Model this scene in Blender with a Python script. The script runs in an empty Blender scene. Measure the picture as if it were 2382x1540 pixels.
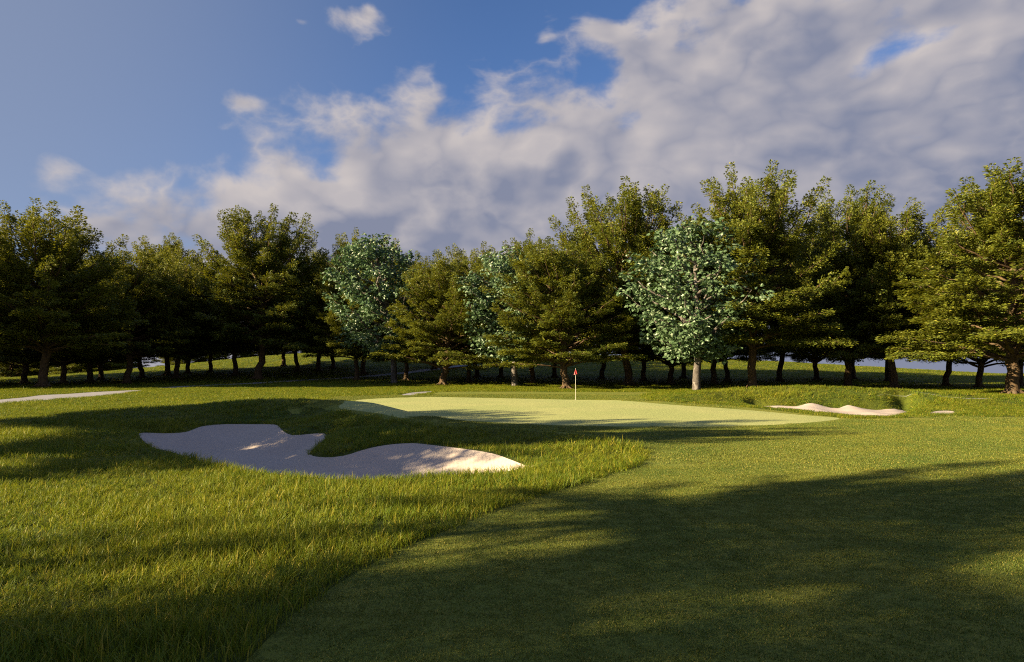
import bpy, math, random
import numpy as np
from mathutils import Vector, geometry

R = math.radians
rng = np.random.default_rng(7)
random.seed(7)
scene = bpy.context.scene
COL = scene.collection

# ------------------------------------------------------------------ camera
CAM_Z = 2.0
F = 683.0                     # focal length in units of a 1024 wide frame
CX, HY = 512.0, 373.0         # principal column and horizon row of the 1024 x 662 frame
K = 1024.0 / 2382.0
cam_d = bpy.data.cameras.new('camera')
cam = bpy.data.objects.new('camera', cam_d)
COL.objects.link(cam)
cam.location = (0, 0, CAM_Z)
cam.rotation_euler = (R(90), 0, 0)
cam_d.sensor_width = 36.0
cam_d.lens = 36.0 * F / 1024.0
cam_d.shift_y = (HY - 331.0) / 1024.0
cam_d.clip_start = 0.1
cam_d.clip_end = 20000
scene.camera = cam

# ------------------------------------------------------------------ sun and exposure
SUN_EL, SUN_BACK = 19.5, 19.0     # degrees above the ground, degrees behind straight left
SUN_STR, SKY_STR, EXPO = 5.0, 0.062, 1.8

# ------------------------------------------------------------------ terrain
def gauss(x, y, cx, cy, sx, sy):
    return np.exp(-0.5 * (((x - cx) / sx) ** 2 + ((y - cy) / sy) ** 2))

def sstep(a, b, t):
    t = np.clip((t - a) / (b - a), 0, 1)
    return t * t * (3 - 2 * t)

_ph = np.random.default_rng(3).uniform(0, 6.28, 24)
def undul(x, y):
    z = 0
    for i, (k, amp) in enumerate(((.11, .055), (.19, .04), (.33, .022), (.61, .012))):
        a = _ph[i * 3]
        z = z + amp * np.sin(k * (x * math.cos(a) + y * math.sin(a)) + _ph[i * 3 + 1]) \
              * np.cos(k * .8 * (-x * math.sin(a) + y * math.cos(a)) + _ph[i * 3 + 2])
    return z

def ridge(x, y, pts):
    best = np.zeros_like(x)
    for (x0, y0, h0, w0), (x1, y1, h1, w1) in zip(pts[:-1], pts[1:]):
        vx, vy = x1 - x0, y1 - y0
        t = np.clip(((x - x0) * vx + (y - y0) * vy) / (vx * vx + vy * vy), 0, 1)
        d = np.hypot(x - x0 - t * vx, y - y0 - t * vy)
        h, w = h0 + t * (h1 - h0), w0 + t * (w1 - w0)
        best = np.maximum(best, h * np.exp(-0.5 * (d / w) ** 2))
    return best

BANK_L = [(-21, 22, .15, 2.5), (-15.5, 25.5, .42, 1.8), (-10.5, 29.8, .70, 1.4), (-6.5, 28.6, .66, 1.3), (-3.6, 23.4, .50, 1.2),
          (-1.2, 20.2, .42, 1.1), (1.6, 18.6, .30, 1.1), (4.0, 17.2, .05, 1.2)]
BANK_R = [(8, 41.5, .15, 2.0), (11.6, 41.6, .55, 1.2), (14, 43.2, .72, 1.3), (18, 42.8, .95, 1.05), (23, 42.3, .85, 1.1), (30, 40, .45, 1.8), (36, 39, .1, 2.5)]

def H_base(x, y):
    x = np.asarray(x, float); y = np.asarray(y, float)
    z = 8.0 * gauss(x, y, -37, 192, 50, 40) + 3.9 * gauss(x, y, 55, 166, 45, 30)
    z = z + 0.30 * gauss(x, y, 5, 40, 17, 11)
    z = z + ridge(x, y, BANK_L) + ridge(x, y, BANK_R)
    z = z + 0.16 * gauss(x, y, -13.5, 19.5, 2.6, 1.6)
    z = z - 6.5 * gauss(x, y, -142, 205, 30, 36)
    r = np.hypot(x, y)
    z = z + undul(x, y) * sstep(12, 30, r) * (1 - .75 * gauss(x, y, 6, 40, 18, 14))
    return z

def upx(X, Y):                    # display pixel of the 2382 wide view -> slopes
    return (X * K - CX) / F, (HY - Y * K) / F

def catmull(P, step, closed=True):
    P = np.asarray(P, float); n = len(P); out = []
    for i in range(n if closed else n - 1):
        if closed:
            a, b, c, d = P[(i - 1) % n], P[i], P[(i + 1) % n], P[(i + 2) % n]
        else:
            a, b, c, d = P[max(i - 1, 0)], P[i], P[i + 1], P[min(i + 2, n - 1)]
        L = np.linalg.norm((c - b)[:2])
        m = int(min(max(1, round(L / step)), 40))
        for k in range(m):
            t = k / m
            out.append(.5 * ((2 * b) + (c - a) * t + (2 * a - 5 * b + 4 * c - d) * t * t + (3 * b - a - 3 * c + d) * t ** 3))
    if not closed:
        out.append(P[-1])
    return np.array(out)

def at_z(X, Y, z):
    sx, sz = upx(X, Y)
    d = (z - CAM_Z) / sz
    return (sx * d, d, z)

def at_d(X, Y, d):
    sx, sz = upx(X, Y)
    return (sx * d, d, CAM_Z + sz * d)

# sand edges: (x, y, z, run) - run is how far in the sand takes to reach its floor
left_far = [(325, 1008, -.02, 2.2), (385, 1008, -.05, 2.5), (432, 1005, -.05, 3.2), (470, 992, .05, 4), (520, 987, .08, 4.5),
            (590, 987, .06, 4.5), (640, 988, .08, 4), (657, 1001, 0, 3), (682, 1012, -.06, 2.6), (750, 1008, -.04, 2.2),
            (754, 1022, -.08, 1.6), (728, 1044, -.14, 1.6), (722, 1058, -.18, 1.8), (755, 1064, -.2, 2), (800, 1060, -.14, 2), (850, 1045, -.02, 2.4),
            (900, 1035, .06, 3), (960, 1031, .10, 3), (1020, 1037, .10, 3), (1100, 1047, .08, 2.6), (1150, 1056, .06, 2.4),
            (1190, 1070, .03, 2), (1228, 1083, .0, 1.2), (1268, 1080, .02, .8)]
left_near = [(1235, 1086, .0, .9), (1150, 1100, .01, 1.1), (1000, 1110, .02, 1.3), (800, 1115, .03, 1.5), (600, 1097, .04, 1.6),
             (480, 1075, .06, 1.6), (400, 1052, .08, 1.6), (348, 1036, .08, 1.4)]
SL = catmull([at_z(a, b, z) + (r,) for a, b, z, r in left_far + left_near], .22)
rf = [(1751, 947), (1809, 943.5), (1853, 945), (1887, 937.5), (1928, 948), (1948, 951), (1972, 942), (2000, 949),
      (2037, 954), (2074, 951), (2112, 959)]
rn = [(2081, 966), (2040, 969), (1996, 968), (1911, 960.5), (1843, 955), (1785, 950.5)]
SR = catmull([at_d(a, b, 40.5) + (2.6,) for a, b in rf] + [at_z(a, b, .10) + (1.0,) for a, b in rn], .3)
sm = [(2163, 960), (2183, 955), (2214, 955), (2219, 960.5)]
def on_base(X, Y, dz=0.0):          # where a sight line first meets the land before any sand is dug
    sx, sz = upx(X, Y); D = np.geomspace(20, 80, 900)
    h = H_base(sx * D, D); i = int(np.argmax(CAM_Z + sz * D < h)); return (sx * D[i], D[i], float(h[i]) + dz)
SS = catmull([on_base(a, b, -.02) + (1.2,) for a, b in sm] + [on_base(2190, 962.5, .0) + (.8,)], .3)

def seg_dist(px, py, P):
    A = P[:, :2]; B = np.roll(A, -1, 0)
    best = np.full(px.shape, 1e9)
    for (x0, y0), (x1, y1) in zip(A, B):
        vx, vy = x1 - x0, y1 - y0
        t = np.clip(((px - x0) * vx + (py - y0) * vy) / (vx * vx + vy * vy + 1e-12), 0, 1)
        best = np.minimum(best, (px - x0 - t * vx) ** 2 + (py - y0 - t * vy) ** 2)
    return np.sqrt(best)

def inside(px, py, P):
    A = P[:, :2]; B = np.roll(A, -1, 0)
    c = np.zeros(px.shape, bool)
    lo, hi = A.min(0), A.max(0)
    box = np.where((px >= lo[0]) & (px <= hi[0]) & (py >= lo[1]) & (py <= hi[1]))[0]
    if len(box) == 0:
        return c
    qx, qy = px[box], py[box]; cc = np.zeros(len(box), bool)
    for (x0, y0), (x1, y1) in zip(A, B):
        if y0 == y1:
            continue
        m = (y0 > qy) != (y1 > qy)
        cc ^= m & (qx < (x1 - x0) * (qy - y0) / (y1 - y0) + x0)
    c[box] = cc
    return c

def bunker(z, x, y, P, floor, rout, ridges=()):
    lo, hi = P[:, :2].min(0) - rout - .2, P[:, :2].max(0) + rout + .2
    m = np.where((x > lo[0]) & (x < hi[0]) & (y > lo[1]) & (y < hi[1]))[0]
    if len(m) == 0:
        return z
    qx, qy = x[m], y[m]
    sw = np.zeros(len(m)); sz = np.zeros(len(m)); sr = np.zeros(len(m))
    for p in P:
        w = 1.0 / (((qx - p[0]) ** 2 + (qy - p[1]) ** 2) ** 1.6 + 1e-4)
        sw += w; sz += w * p[2]; sr += w * p[3]
    ze, run = sz / sw, sr / sw
    d = seg_dist(qx, qy, P); ins = inside(qx, qy, P)
    zb = z[m]
    out = zb + (ze - zb) * (1 - sstep(0, rout, d))
    rip = .012 * np.sin(qx * 5.1 + 1.3 * np.sin(qy * 2.3)) * np.sin(qy * 4.3 + qx) + .02 * np.sin(qx * 1.7 + qy * 1.1)
    inn = ze + (floor - ze) * (1 - (1 - np.clip(d / run, 0, 1)) ** 2) + rip * np.clip(d / .6, 0, 1)
    for xr, amp, wd in ridges:          # spines of sand running down from the high points of the edge
        inn = inn + amp * np.exp(-((qx - xr - .25 * (qy - 40)) / wd) ** 2) * np.clip(d / .5, 0, 1) * sstep(31.5, 37, qy)
    z = z.copy(); z[m] = np.where(ins, inn, out)
    return z

def H(x, y):
    x = np.atleast_1d(np.asarray(x, float)); y = np.atleast_1d(np.asarray(y, float))
    sh = x.shape; x = x.ravel(); y = y.ravel()
    z = H_base(x, y)
    z = bunker(z, x, y, SL, -.62, .95)
    z = bunker(z, x, y, SR, -.16, .8, ((17.4, .13, .8), (19.9, .10, .6), (22.4, .07, .8)))
    z = bunker(z, x, y, SS, float(SS[:, 2].mean()) - .06, .9)
    return z.reshape(sh)

_D = np.geomspace(2.5, 900, 1400)
def ground_at(X, Y):
    sx, sz = upx(X, Y)
    h = H(sx * _D, _D)
    below = np.where(CAM_Z + sz * _D < h)[0]
    if len(below) == 0:
        d = 800.0
    else:
        i = max(below[0], 1)
        g0 = CAM_Z + sz * _D[i - 1] - h[i - 1]; g1 = CAM_Z + sz * _D[i] - h[i]
        d = _D[i - 1] + (_D[i] - _D[i - 1]) * g0 / (g0 - g1)
    return (sx * d, d)

GREEN = catmull([ground_at(*p) for p in [(788, 944), (800, 937), (830, 931), (880, 927), (960, 924), (1050, 924), (1200, 927), (1340, 930),
        (1450, 932), (1570, 942), (1740, 954), (1860, 965), (1948, 972), (1930, 978), (1850, 985), (1750, 990), (1650, 992), (1500, 992),
        (1350, 990.5), (1200, 985), (1080, 979), (960, 970), (880, 961), (830, 955), (795, 951)]], .35)
fw = [(1512, 1056), (1480, 1085), (1420, 1105), (1300, 1140), (1180, 1180), (1050, 1230), (950, 1270), (850, 1320), (760, 1375),
      (680, 1430), (620, 1490), (570, 1540)]
fw_w = [(-2.6, 3.2), (-2.6, 0), (-2.6, -12), (20, -12), (70, -12), (110, 10), (75, 27)]
fw_up = [(2382, 971), (2217, 969), (2081, 973), (1979, 973), (1930, 968.5), (1860, 961.5), (1774, 951.5), (1672, 942), (1570, 936), (1528, 933), (1499, 929), (1494, 923),
         (1508, 917), (1535, 913), (1437, 912), (1337, 911.5), (1200, 911), (1053, 911), (1009, 914), (996, 920), (935, 919), (870, 920), (814, 921.7), (769, 924),
         (718, 931), (649, 943), (574, 947.5), (620, 947), (690, 946), (750, 950), (796, 958), (845, 967), (906, 977), (995, 987), (1075, 994), (1243, 1003),
         (1355, 1014), (1440, 1030), (1496, 1046)]
FAIR = catmull([ground_at(*p) for p in fw] + fw_w + [ground_at(*p) for p in fw_up], .35)
PATHS = []
PATHS.append(catmull([ground_at(*p) for p in [(-300, 953), (-60, 943), (34, 936), (137, 928.5), (239, 920.5), (331, 908), (239, 911), (154, 916.5), (95, 919.5),
                      (51, 925), (-60, 934), (-300, 944)]], .5))
def ribbon(pts, w):
    P = catmull([ground_at(*p) for p in pts], 1.5, False)
    T = np.gradient(P, axis=0); T /= np.linalg.norm(T, axis=1)[:, None]
    N = np.stack([-T[:, 1], T[:, 0]], 1) * w / 2
    return np.vstack([P + N, (P - N)[::-1]])
PATHS.append(ribbon([(380, 903), (450, 898), (547, 894), (640, 888.5), (756, 882), (858, 875), (944, 867), (1012, 858), (1060, 852), (1111, 848.6)], 2.6))
PATHS.append(catmull([ground_at(*p) for p in [(935, 918.6), (961, 913), (1002, 910.5), (994, 914), (962, 919)]], .5))
PATHS.append(catmull([ground_at(*p) for p in [(2040, 921), (2108, 922), (2217, 924.5), (2306, 927), (2306, 927.6), (2217, 925.2), (2108, 922.7), (2040, 921.3)]], .6))

# ------------------------------------------------------------------ ground meshes (one triangulation, split by zone)
pts = []
for d in np.concatenate([np.geomspace(2.2, 60, 120), np.geomspace(61.5, 260, 70), np.geomspace(270, 9000, 26)]):
    n = int(np.clip(150, 40, 400))
    a = np.linspace(-R(64), R(64), n) + rng.uniform(-.004, .004, n)
    pts.append(np.stack([np.sin(a) * d, np.cos(a) * d], 1))
for P, st in ((SL, .2), (SR, .3), (SS, .25)):
    lo, hi = P[:, :2].min(0) - 1.8, P[:, :2].max(0) + 1.8
    gx, gy = np.meshgrid(np.arange(lo[0], hi[0], st), np.arange(lo[1], hi[1], st))
    g = np.stack([gx.ravel(), gy.ravel()], 1)
    pts.append(g + rng.uniform(-.2, .2, g.shape) * st)
behind = [(x, y) for x in np.linspace(-120, 120, 25) for y in np.linspace(-60, 0, 8)] + \
         [(s * 9000, y) for s in (-1, 1) for y in (-60, 4000)] + [(s * x, y) for s in (-1, 1) for x in (150, 250, 450, 900, 2500) for y in (-60, -20, 20, 60)]
pts.append(np.array(behind, float))
allp = np.vstack(pts)
lines = [SL[:, :2], SR[:, :2], SS[:, :2], GREEN, FAIR] + PATHS
# drop loose points that sit almost on a zone edge
keep = np.ones(len(allp), bool)
for L in lines:
    lo, hi = L.min(0) - 1, L.max(0) + 1
    m = np.where((allp[:, 0] > lo[0]) & (allp[:, 0] < hi[0]) & (allp[:, 1] > lo[1]) & (allp[:, 1] < hi[1]))[0]
    dd = seg_dist(allp[m, 0], allp[m, 1], L)
    keep[m[dd < .06]] = False
allp = allp[keep]
vin = [Vector(p) for p in allp]
edges = []
for L in lines:
    b = len(vin); vin += [Vector(p) for p in L]
    edges += [(b + i, b + (i + 1) % len(L)) for i in range(len(L))]
cv, ce, cf, *_ = geometry.delaunay_2d_cdt(vin, edges, [], 0, 1e-4)
cv = np.array([(v.x, v.y) for v in cv]); cf = np.array([f for f in cf if len(f) == 3])
cz = H(cv[:, 0], cv[:, 1])
cen = cv[cf].mean(1)
def zone_of(x, y):                # 0 rough 1 fairway 2 green 3 sand 4 path
    z = np.zeros(len(x), int)
    z[inside(x, y, FAIR)] = 1
    for P in PATHS:
        z[inside(x, y, P)] = 4
    z[inside(x, y, GREEN)] = 2
    for P in (SL, SR, SS):
        z[inside(x, y, P)] = 3
    return z
zf = zone_of(cen[:, 0], cen[:, 1])

# ------------------------------------------------------------------ node helpers
def newmat(name):
    m = bpy.data.materials.new(name); m.use_nodes = True
    nt = m.node_tree; nt.nodes.clear()
    out = nt.nodes.new('ShaderNodeOutputMaterial')
    return m, nt, out

def nd(nt, typ, **kw):
    n = nt.nodes.new(typ)
    for k, v in kw.items():
        if k.startswith('i_'):
            n.inputs[k[2:].replace('_', ' ')].default_value = v
        else:
            setattr(n, k, v)
    return n

def lk(nt, a, b):
    nt.links.new(a, b)

def mth(nt, op, a, b=None, c=None, clamp=False):
    n = nt.nodes.new('ShaderNodeMath'); n.operation = op; n.use_clamp = clamp
    for i, v in enumerate((a, b, c)):
        if v is None:
            continue
        if isinstance(v, (int, float)):
            n.inputs[i].default_value = v
        else:
            nt.links.new(v, n.inputs[i])
    return n.outputs[0]

def mixc(nt, f, a, b, blend='MIX'):
    n = nt.nodes.new('ShaderNodeMix'); n.data_type = 'RGBA'; n.blend_type = blend
    for i, v in ((0, f), (6, a), (7, b)):
        if isinstance(v, (int, float)):
            n.inputs[i].default_value = v
        elif isinstance(v, tuple):
            n.inputs[i].default_value = v if len(v) == 4 else v + (1,)
        else:
            nt.links.new(v, n.inputs[i])
    return n.outputs[2]

def noise(nt, vec, scale, detail=4, rough=.55):
    n = nd(nt, 'ShaderNodeTexNoise'); n.inputs['Scale'].default_value = scale
    n.inputs['Detail'].default_value = detail; n.inputs['Roughness'].default_value = rough
    if vec is not None:
        nt.links.new(vec, n.inputs['Vector'])
    return n.outputs['Fac']

def mrange(nt, v, a, b, c=0.0, d=1.0, smooth=True):
    n = nt.nodes.new('ShaderNodeMapRange'); n.interpolation_type = 'SMOOTHSTEP' if smooth else 'LINEAR'
    for i, q in enumerate((v, a, b, c, d)):
        if isinstance(q, (int, float)):
            n.inputs[i].default_value = q
        else:
            nt.links.new(q, n.inputs[i])
    return n.outputs[0]

def ground_mat(name, c0, c1, c2, big, fine, bump, bscale, rough=.9):
    m, nt, out = newmat(name)
    pos = nd(nt, 'ShaderNodeNewGeometry').outputs['Position']
    b = nd(nt, 'ShaderNodeBsdfPrincipled'); b.inputs['Roughness'].default_value = rough
    b.inputs['Specular IOR Level'].default_value = .15
    n1 = noise(nt, pos, big, 4); n2 = noise(nt, pos, fine, 5, .7)
    col = mixc(nt, mrange(nt, n1, .38, .62), c0, c1)
    col = mixc(nt, mrange(nt, n2, .45, .75), col, c2)
    lk(nt, col, b.inputs['Base Color'])
    bp = nd(nt, 'ShaderNodeBump'); bp.inputs['Strength'].default_value = 1.0; bp.inputs['Distance'].default_value = bump
    hgt = noise(nt, pos, bscale, 5, .75)
    if name == 'bunker_sand':
        vo = nd(nt, 'ShaderNodeTexVoronoi'); vo.inputs['Scale'].default_value = 1.1; vo.inputs['Randomness'].default_value = 1.0; lk(nt, pos, vo.inputs['Vector'])
        dent = mrange(nt, vo.outputs['Distance'], .04, .15, -4.0, 0.0)
        wv = nd(nt, 'ShaderNodeTexWave'); wv.inputs['Scale'].default_value = 3.2; wv.inputs['Distortion'].default_value = 5.0; wv.inputs['Detail'].default_value = 2.0
        lk(nt, pos, wv.inputs['Vector'])
        hgt = mth(nt, 'ADD', hgt, mth(nt, 'ADD', dent, mth(nt, 'MULTIPLY', wv.outputs['Fac'], .35)))
    lk(nt, hgt, bp.inputs['Height']); lk(nt, bp.outputs[0], b.inputs['Normal'])
    lk(nt, b.outputs[0], out.inputs[0])
    return m

M_ROUGH = ground_mat('rough_ground', (.06, .085, .010), (.105, .12, .014), (.03, .045, .008), .35, 6, .10, 9)
M_FAIR = ground_mat('fairway_turf', (.15, .182, .030), (.20, .21, .036), (.06, .085, .016), .45, 16, .022, 26)
M_GREEN = ground_mat('green_turf', (.33, .365, .145), (.38, .395, .165), (.22, .255, .09), .25, 20, .012, 34)
M_SAND = ground_mat('bunker_sand', (.48, .41, .375), (.455, .388, .354), (.415, .354, .324), .5, 9, .006, 7, .95)
M_PATH = ground_mat('path_concrete', (.30, .295, .33), (.275, .27, .305), (.24, .237, .265), .6, 12, .004, 30)
ZM = [('rough_ground', M_ROUGH), ('fairway', M_FAIR), ('putting_green', M_GREEN), ('bunker_sand', M_SAND), ('path', M_PATH)]

def mesh_obj(name, verts, faces, mat, parent=None, smooth=False):
    me = bpy.data.meshes.new(name)
    verts = np.asarray(verts, np.float32); faces = np.asarray(faces, np.int32)
    me.vertices.add(len(verts)); me.vertices.foreach_set('co', verts.ravel())
    n = faces.shape[1]
    me.loops.add(faces.size); me.loops.foreach_set('vertex_index', faces.ravel())
    me.polygons.add(len(faces)); me.polygons.foreach_set('loop_start', np.arange(len(faces), dtype=np.int32) * n)
    me.polygons.foreach_set('loop_total', np.full(len(faces), n, np.int32))
    me.update(calc_edges=True)
    me.polygons.foreach_set('use_smooth', np.full(len(faces), smooth, bool))
    me.materials.append(mat)
    o = bpy.data.objects.new(name, me)
    if parent is not False:
        COL.objects.link(o)
        if parent is not None:
            o.parent = parent
    return o

def set_tint(o, arr):
    a = o.data.attributes.new('tint', 'FLOAT', 'POINT'); a.data.foreach_set('value', np.asarray(arr, np.float32))

GL = ['long rough grass ground around the bunkers and under the trees', 'mown fairway turf sweeping round the putting green',
      'pale smooth putting green around the flag', 'pale raked sand in the grass bunkers', 'pale concrete cart path crossing the rough']
for k, (nm, mt) in enumerate(ZM):
    f = cf[zf == k]
    used, inv = np.unique(f, return_inverse=True)
    v = np.column_stack([cv[used], cz[used]])
    f = inv.reshape(-1, 3)
    # make all faces point up
    a, b, c = v[f[:, 0]], v[f[:, 1]], v[f[:, 2]]
    cr = (b[:, 0] - a[:, 0]) * (c[:, 1] - a[:, 1]) - (b[:, 1] - a[:, 1]) * (c[:, 0] - a[:, 0])
    f[cr < 0] = f[cr < 0][:, ::-1]
    o = mesh_obj(nm, v, f, mt, smooth=True)
    o['kind'] = 'structure'; o['label'] = GL[k]; o['category'] = ['rough', 'fairway', 'green', 'sand', 'path'][k]

# ------------------------------------------------------------------ grass
def grass_mat(name, ca, cb, cc, trans=.35):
    m, nt, out = newmat(name)
    pos = nd(nt, 'ShaderNodeNewGeometry').outputs['Position']
    t = nd(nt, 'ShaderNodeAttribute', attribute_name='tint').outputs['Fac']
    oi = nd(nt, 'ShaderNodeObjectInfo').outputs['Random']
    big = noise(nt, pos, .35, 4, .6)
    f = mth(nt, 'ADD', mth(nt, 'MULTIPLY', t, .5), mth(nt, 'MULTIPLY', oi, .25))
    f = mth(nt, 'ADD', f, mth(nt, 'MULTIPLY', mth(nt, 'SUBTRACT', big, .5), 1.3), clamp=True)
    col = mixc(nt, f, ca, cb)
    col = mixc(nt, mrange(nt, t, .86, .98), col, cc)
    d = nd(nt, 'ShaderNodeBsdfPrincipled'); d.inputs['Roughness'].default_value = .5
    d.inputs['Specular IOR Level'].default_value = .25
    tr = nd(nt, 'ShaderNodeBsdfTranslucent')
    lk(nt, col, d.inputs['Base Color']); lk(nt, mixc(nt, .5, col, (.16, .17, .01), 'MIX'), tr.inputs['Color'])
    mx = nd(nt, 'ShaderNodeMixShader'); mx.inputs[0].default_value = trans
    lk(nt, d.outputs[0], mx.inputs[1]); lk(nt, tr.outputs[0], mx.inputs[2]); lk(nt, mx.outputs[0], out.inputs[0])
    return m

M_BLADE = grass_mat('rough_blades', (.095, .17, .014), (.29, .295, .016), (.46, .37, .05), .42)
M_NAP = grass_mat('fairway_blades', (.070, .125, .022), (.24, .24, .036), (.43, .36, .08), .25)

def blades(n, rad, hmin, hmax, wmin, wmax, lean, seg, square=False):
    V, Fc, T = [], [], []
    for i in range(n):
        if square:
            bx, by = random.uniform(-rad, rad), random.uniform(-rad, rad)
        else:
            a = random.uniform(0, 6.283); r = rad * math.sqrt(random.random()); bx, by = r * math.cos(a), r * math.sin(a)
        h = random.uniform(hmin, hmax); w = random.uniform(wmin, wmax)
        az = random.uniform(0, 6.283); ln = lean * random.random() ** .8
        dx, dy = math.cos(az), math.sin(az); wx, wy = -dy, dx
        tw = random.uniform(-.9, .9); wx, wy = wx * math.cos(tw) - wy * math.sin(tw), wx * math.sin(tw) + wy * math.cos(tw)
        t = random.random(); b = len(V)
        for s in range(seg):
            q = s / seg
            bend = ln * q ** 1.7 * h
            zz = h * q * (1 - .25 * ln * q)
            ww = w * (1 - .35 * q) / 2
            V.append((bx + dx * bend - wx * ww, by + dy * bend - wy * ww, zz)); V.append((bx + dx * bend + wx * ww, by + dy * bend + wy * ww, zz))
            T += [t, t]
        V.append((bx + dx * ln * h, by + dy * ln * h, h * (1 - .25 * ln))); T.append(t)
        for s in range(seg - 1):
            p = b + 2 * s
            Fc += [(p, p + 1, p + 3), (p, p + 3, p + 2)]
        p = b + 2 * (seg - 1)
        Fc.append((p, p + 1, p + 2))
    return V, Fc, T

src_rough = bpy.data.collections.new('tuft_sources')
src_nap = bpy.data.collections.new('nap_sources')
for k in range(6):
    V, Fc, T = blades(26, .12, .055, .165, .0045, .0095, 1.1, 3)
    o = mesh_obj('grass_tuft', V, Fc, M_BLADE, parent=False); set_tint(o, T); src_rough.objects.link(o)
for k in range(4):
    V, Fc, T = blades(1500, .27, .008, .030, .004, .008, 1.3, 1, True)
    o = mesh_obj('turf_nap', V, Fc, M_NAP, parent=False); set_tint(o, T); src_nap.objects.link(o)

def normals(x, y, e=.12):
    hx = (H(x + e, y) - H(x - e, y)) / (2 * e); hy = (H(x, y + e) - H(x, y - e)) / (2 * e)
    return hx, hy

def scatter(name, P, S, coll, nidx, label, cat):
    n = len(P)
    me = bpy.data.meshes.new(name); me.vertices.add(n); me.vertices.foreach_set('co', P.astype(np.float32).ravel())
    hx, hy = normals(P[:, 0], P[:, 1])
    yaw = rng.uniform(0, 6.283, n)
    # Euler XYZ that first turns about z then tilts to the slope: build from matrix
    nz = np.stack([-hx, -hy, np.ones(n)], 1); nz /= np.linalg.norm(nz, axis=1)[:, None]
    ax = np.stack([np.cos(yaw), np.sin(yaw), np.zeros(n)], 1); ax -= nz * (ax * nz).sum(1)[:, None]
    ax /= np.linalg.norm(ax, axis=1)[:, None]; ay = np.cross(nz, ax)
    # columns ax, ay, nz ; euler XYZ (R = Rz Ry Rx)
    ry = -np.arcsin(np.clip(ax[:, 2], -1, 1)); rz = np.arctan2(ax[:, 1], ax[:, 0]); rx = np.arctan2(ay[:, 2], nz[:, 2])
    rot = np.stack([rx, ry, rz], 1)
    for nm, ty, arr in (('rot', 'FLOAT_VECTOR', rot), ('scl', 'FLOAT_VECTOR', S), ):
        a = me.attributes.new(nm, ty, 'POINT'); a.data.foreach_set('vector', arr.astype(np.float32).ravel())
    a = me.attributes.new('idx', 'INT', 'POINT'); a.data.foreach_set('value', rng.integers(0, nidx, n).astype(np.int32))
    o = bpy.data.objects.new(name, me); COL.objects.link(o)
    ng = bpy.data.node_groups.new(name + '_nodes', 'GeometryNodeTree')
    ng.interface.new_socket('Geometry', in_out='INPUT', socket_type='NodeSocketGeometry')
    ng.interface.new_socket('Geometry', in_out='OUTPUT', socket_type='NodeSocketGeometry')
    gi = ng.nodes.new('NodeGroupInput'); go = ng.nodes.new('NodeGroupOutput')
    m2p = ng.nodes.new('GeometryNodeMeshToPoints'); ip = ng.nodes.new('GeometryNodeInstanceOnPoints')
    ci = ng.nodes.new('GeometryNodeCollectionInfo'); ci.inputs['Collection'].default_value = coll
    ci.inputs['Separate Children'].default_value = True; ci.inputs['Reset Children'].default_value = True
    def na(nm, ty):
        q = ng.nodes.new('GeometryNodeInputNamedAttribute'); q.data_type = ty; q.inputs['Name'].default_value = nm
        return [s for s in q.outputs if s.enabled and s.name == 'Attribute'][0]
    L = ng.links.new
    L(gi.outputs[0], m2p.inputs[0]); L(m2p.outputs[0], ip.inputs['Points']); L(ci.outputs[0], ip.inputs['Instance'])
    ip.inputs['Pick Instance'].default_value = True
    L(na('idx', 'INT'), ip.inputs['Instance Index'])
    e2r = ng.nodes.new('FunctionNodeEulerToRotation'); L(na('rot', 'FLOAT_VECTOR'), e2r.inputs[0])
    L(e2r.outputs[0], ip.inputs['Rotation']); L(na('scl', 'FLOAT_VECTOR'), ip.inputs['Scale'])
    L(ip.outputs[0], go.inputs[0])
    md = o.modifiers.new('scatter', 'NODES'); md.node_group = ng
    o['kind'] = 'stuff'; o['label'] = label; o['category'] = cat
    return o

def sector(d0, d1, dens, half=46):
    A = R(half) * (d1 * d1 - d0 * d0)
    n = int(A * dens)
    d = np.sqrt(rng.uniform(d0 * d0, d1 * d1, n)); a = rng.uniform(-R(half), R(half), n)
    return np.sin(a) * d, np.cos(a) * d

PP, SS_ = [], []
for d0, d1, dens, sx, szz in ((3.2, 9, 90, 1.0, 1.0), (9, 16, 62, 1.1, 1.05), (16, 28, 36, 1.35, 1.1), (28, 50, 20, 1.8, 1.0), (50, 90, 8, 2.8, 1.1), (90, 180, 1.8, 5.2, 1.5)):
    x, y = sector(d0, d1, dens)
    ok = zone_of(x, y) == 0
    # keep tufts a little inside the rough so that blades do not root in sand or path
    for li, L in enumerate(lines):
        lo, hi = L[:, :2].min(0) - 1, L[:, :2].max(0) + 1
        m = np.where(ok & (x > lo[0]) & (x < hi[0]) & (y > lo[1]) & (y < hi[1]))[0]
        if len(m):
            ok[m[seg_dist(x[m], y[m], L) < (.05 + .045 * sx if li < 3 else .02 if li < 5 else .03 if li == len(lines) - 1 else .25)]] = False
    x, y = x[ok], y[ok]; n = len(x)
    PP.append(np.stack([x, y, H(x, y) - .004], 1))
    patch = .8 + .45 * np.sin(x * .9 + 2 * np.sin(y * .6)) * np.sin(y * 1.1 + x * .35)
    s = rng.uniform(.75, 1.25, n)
    patch = np.where((x > 9) & (x < 29) & (y > 27) & (y < 38.5 + 2.5 * (x < 16)), patch * .5, patch)
    SS_.append(np.stack([sx * s, sx * s, szz * s * np.clip(patch + .25, .6, 1.4)], 1))
scatter('rough_grass', np.vstack(PP), np.vstack(SS_), src_rough, 6, 'long uneven rough grass blades around the bunkers and below the trees', 'rough grass')
PP, SS_ = [], []
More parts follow.
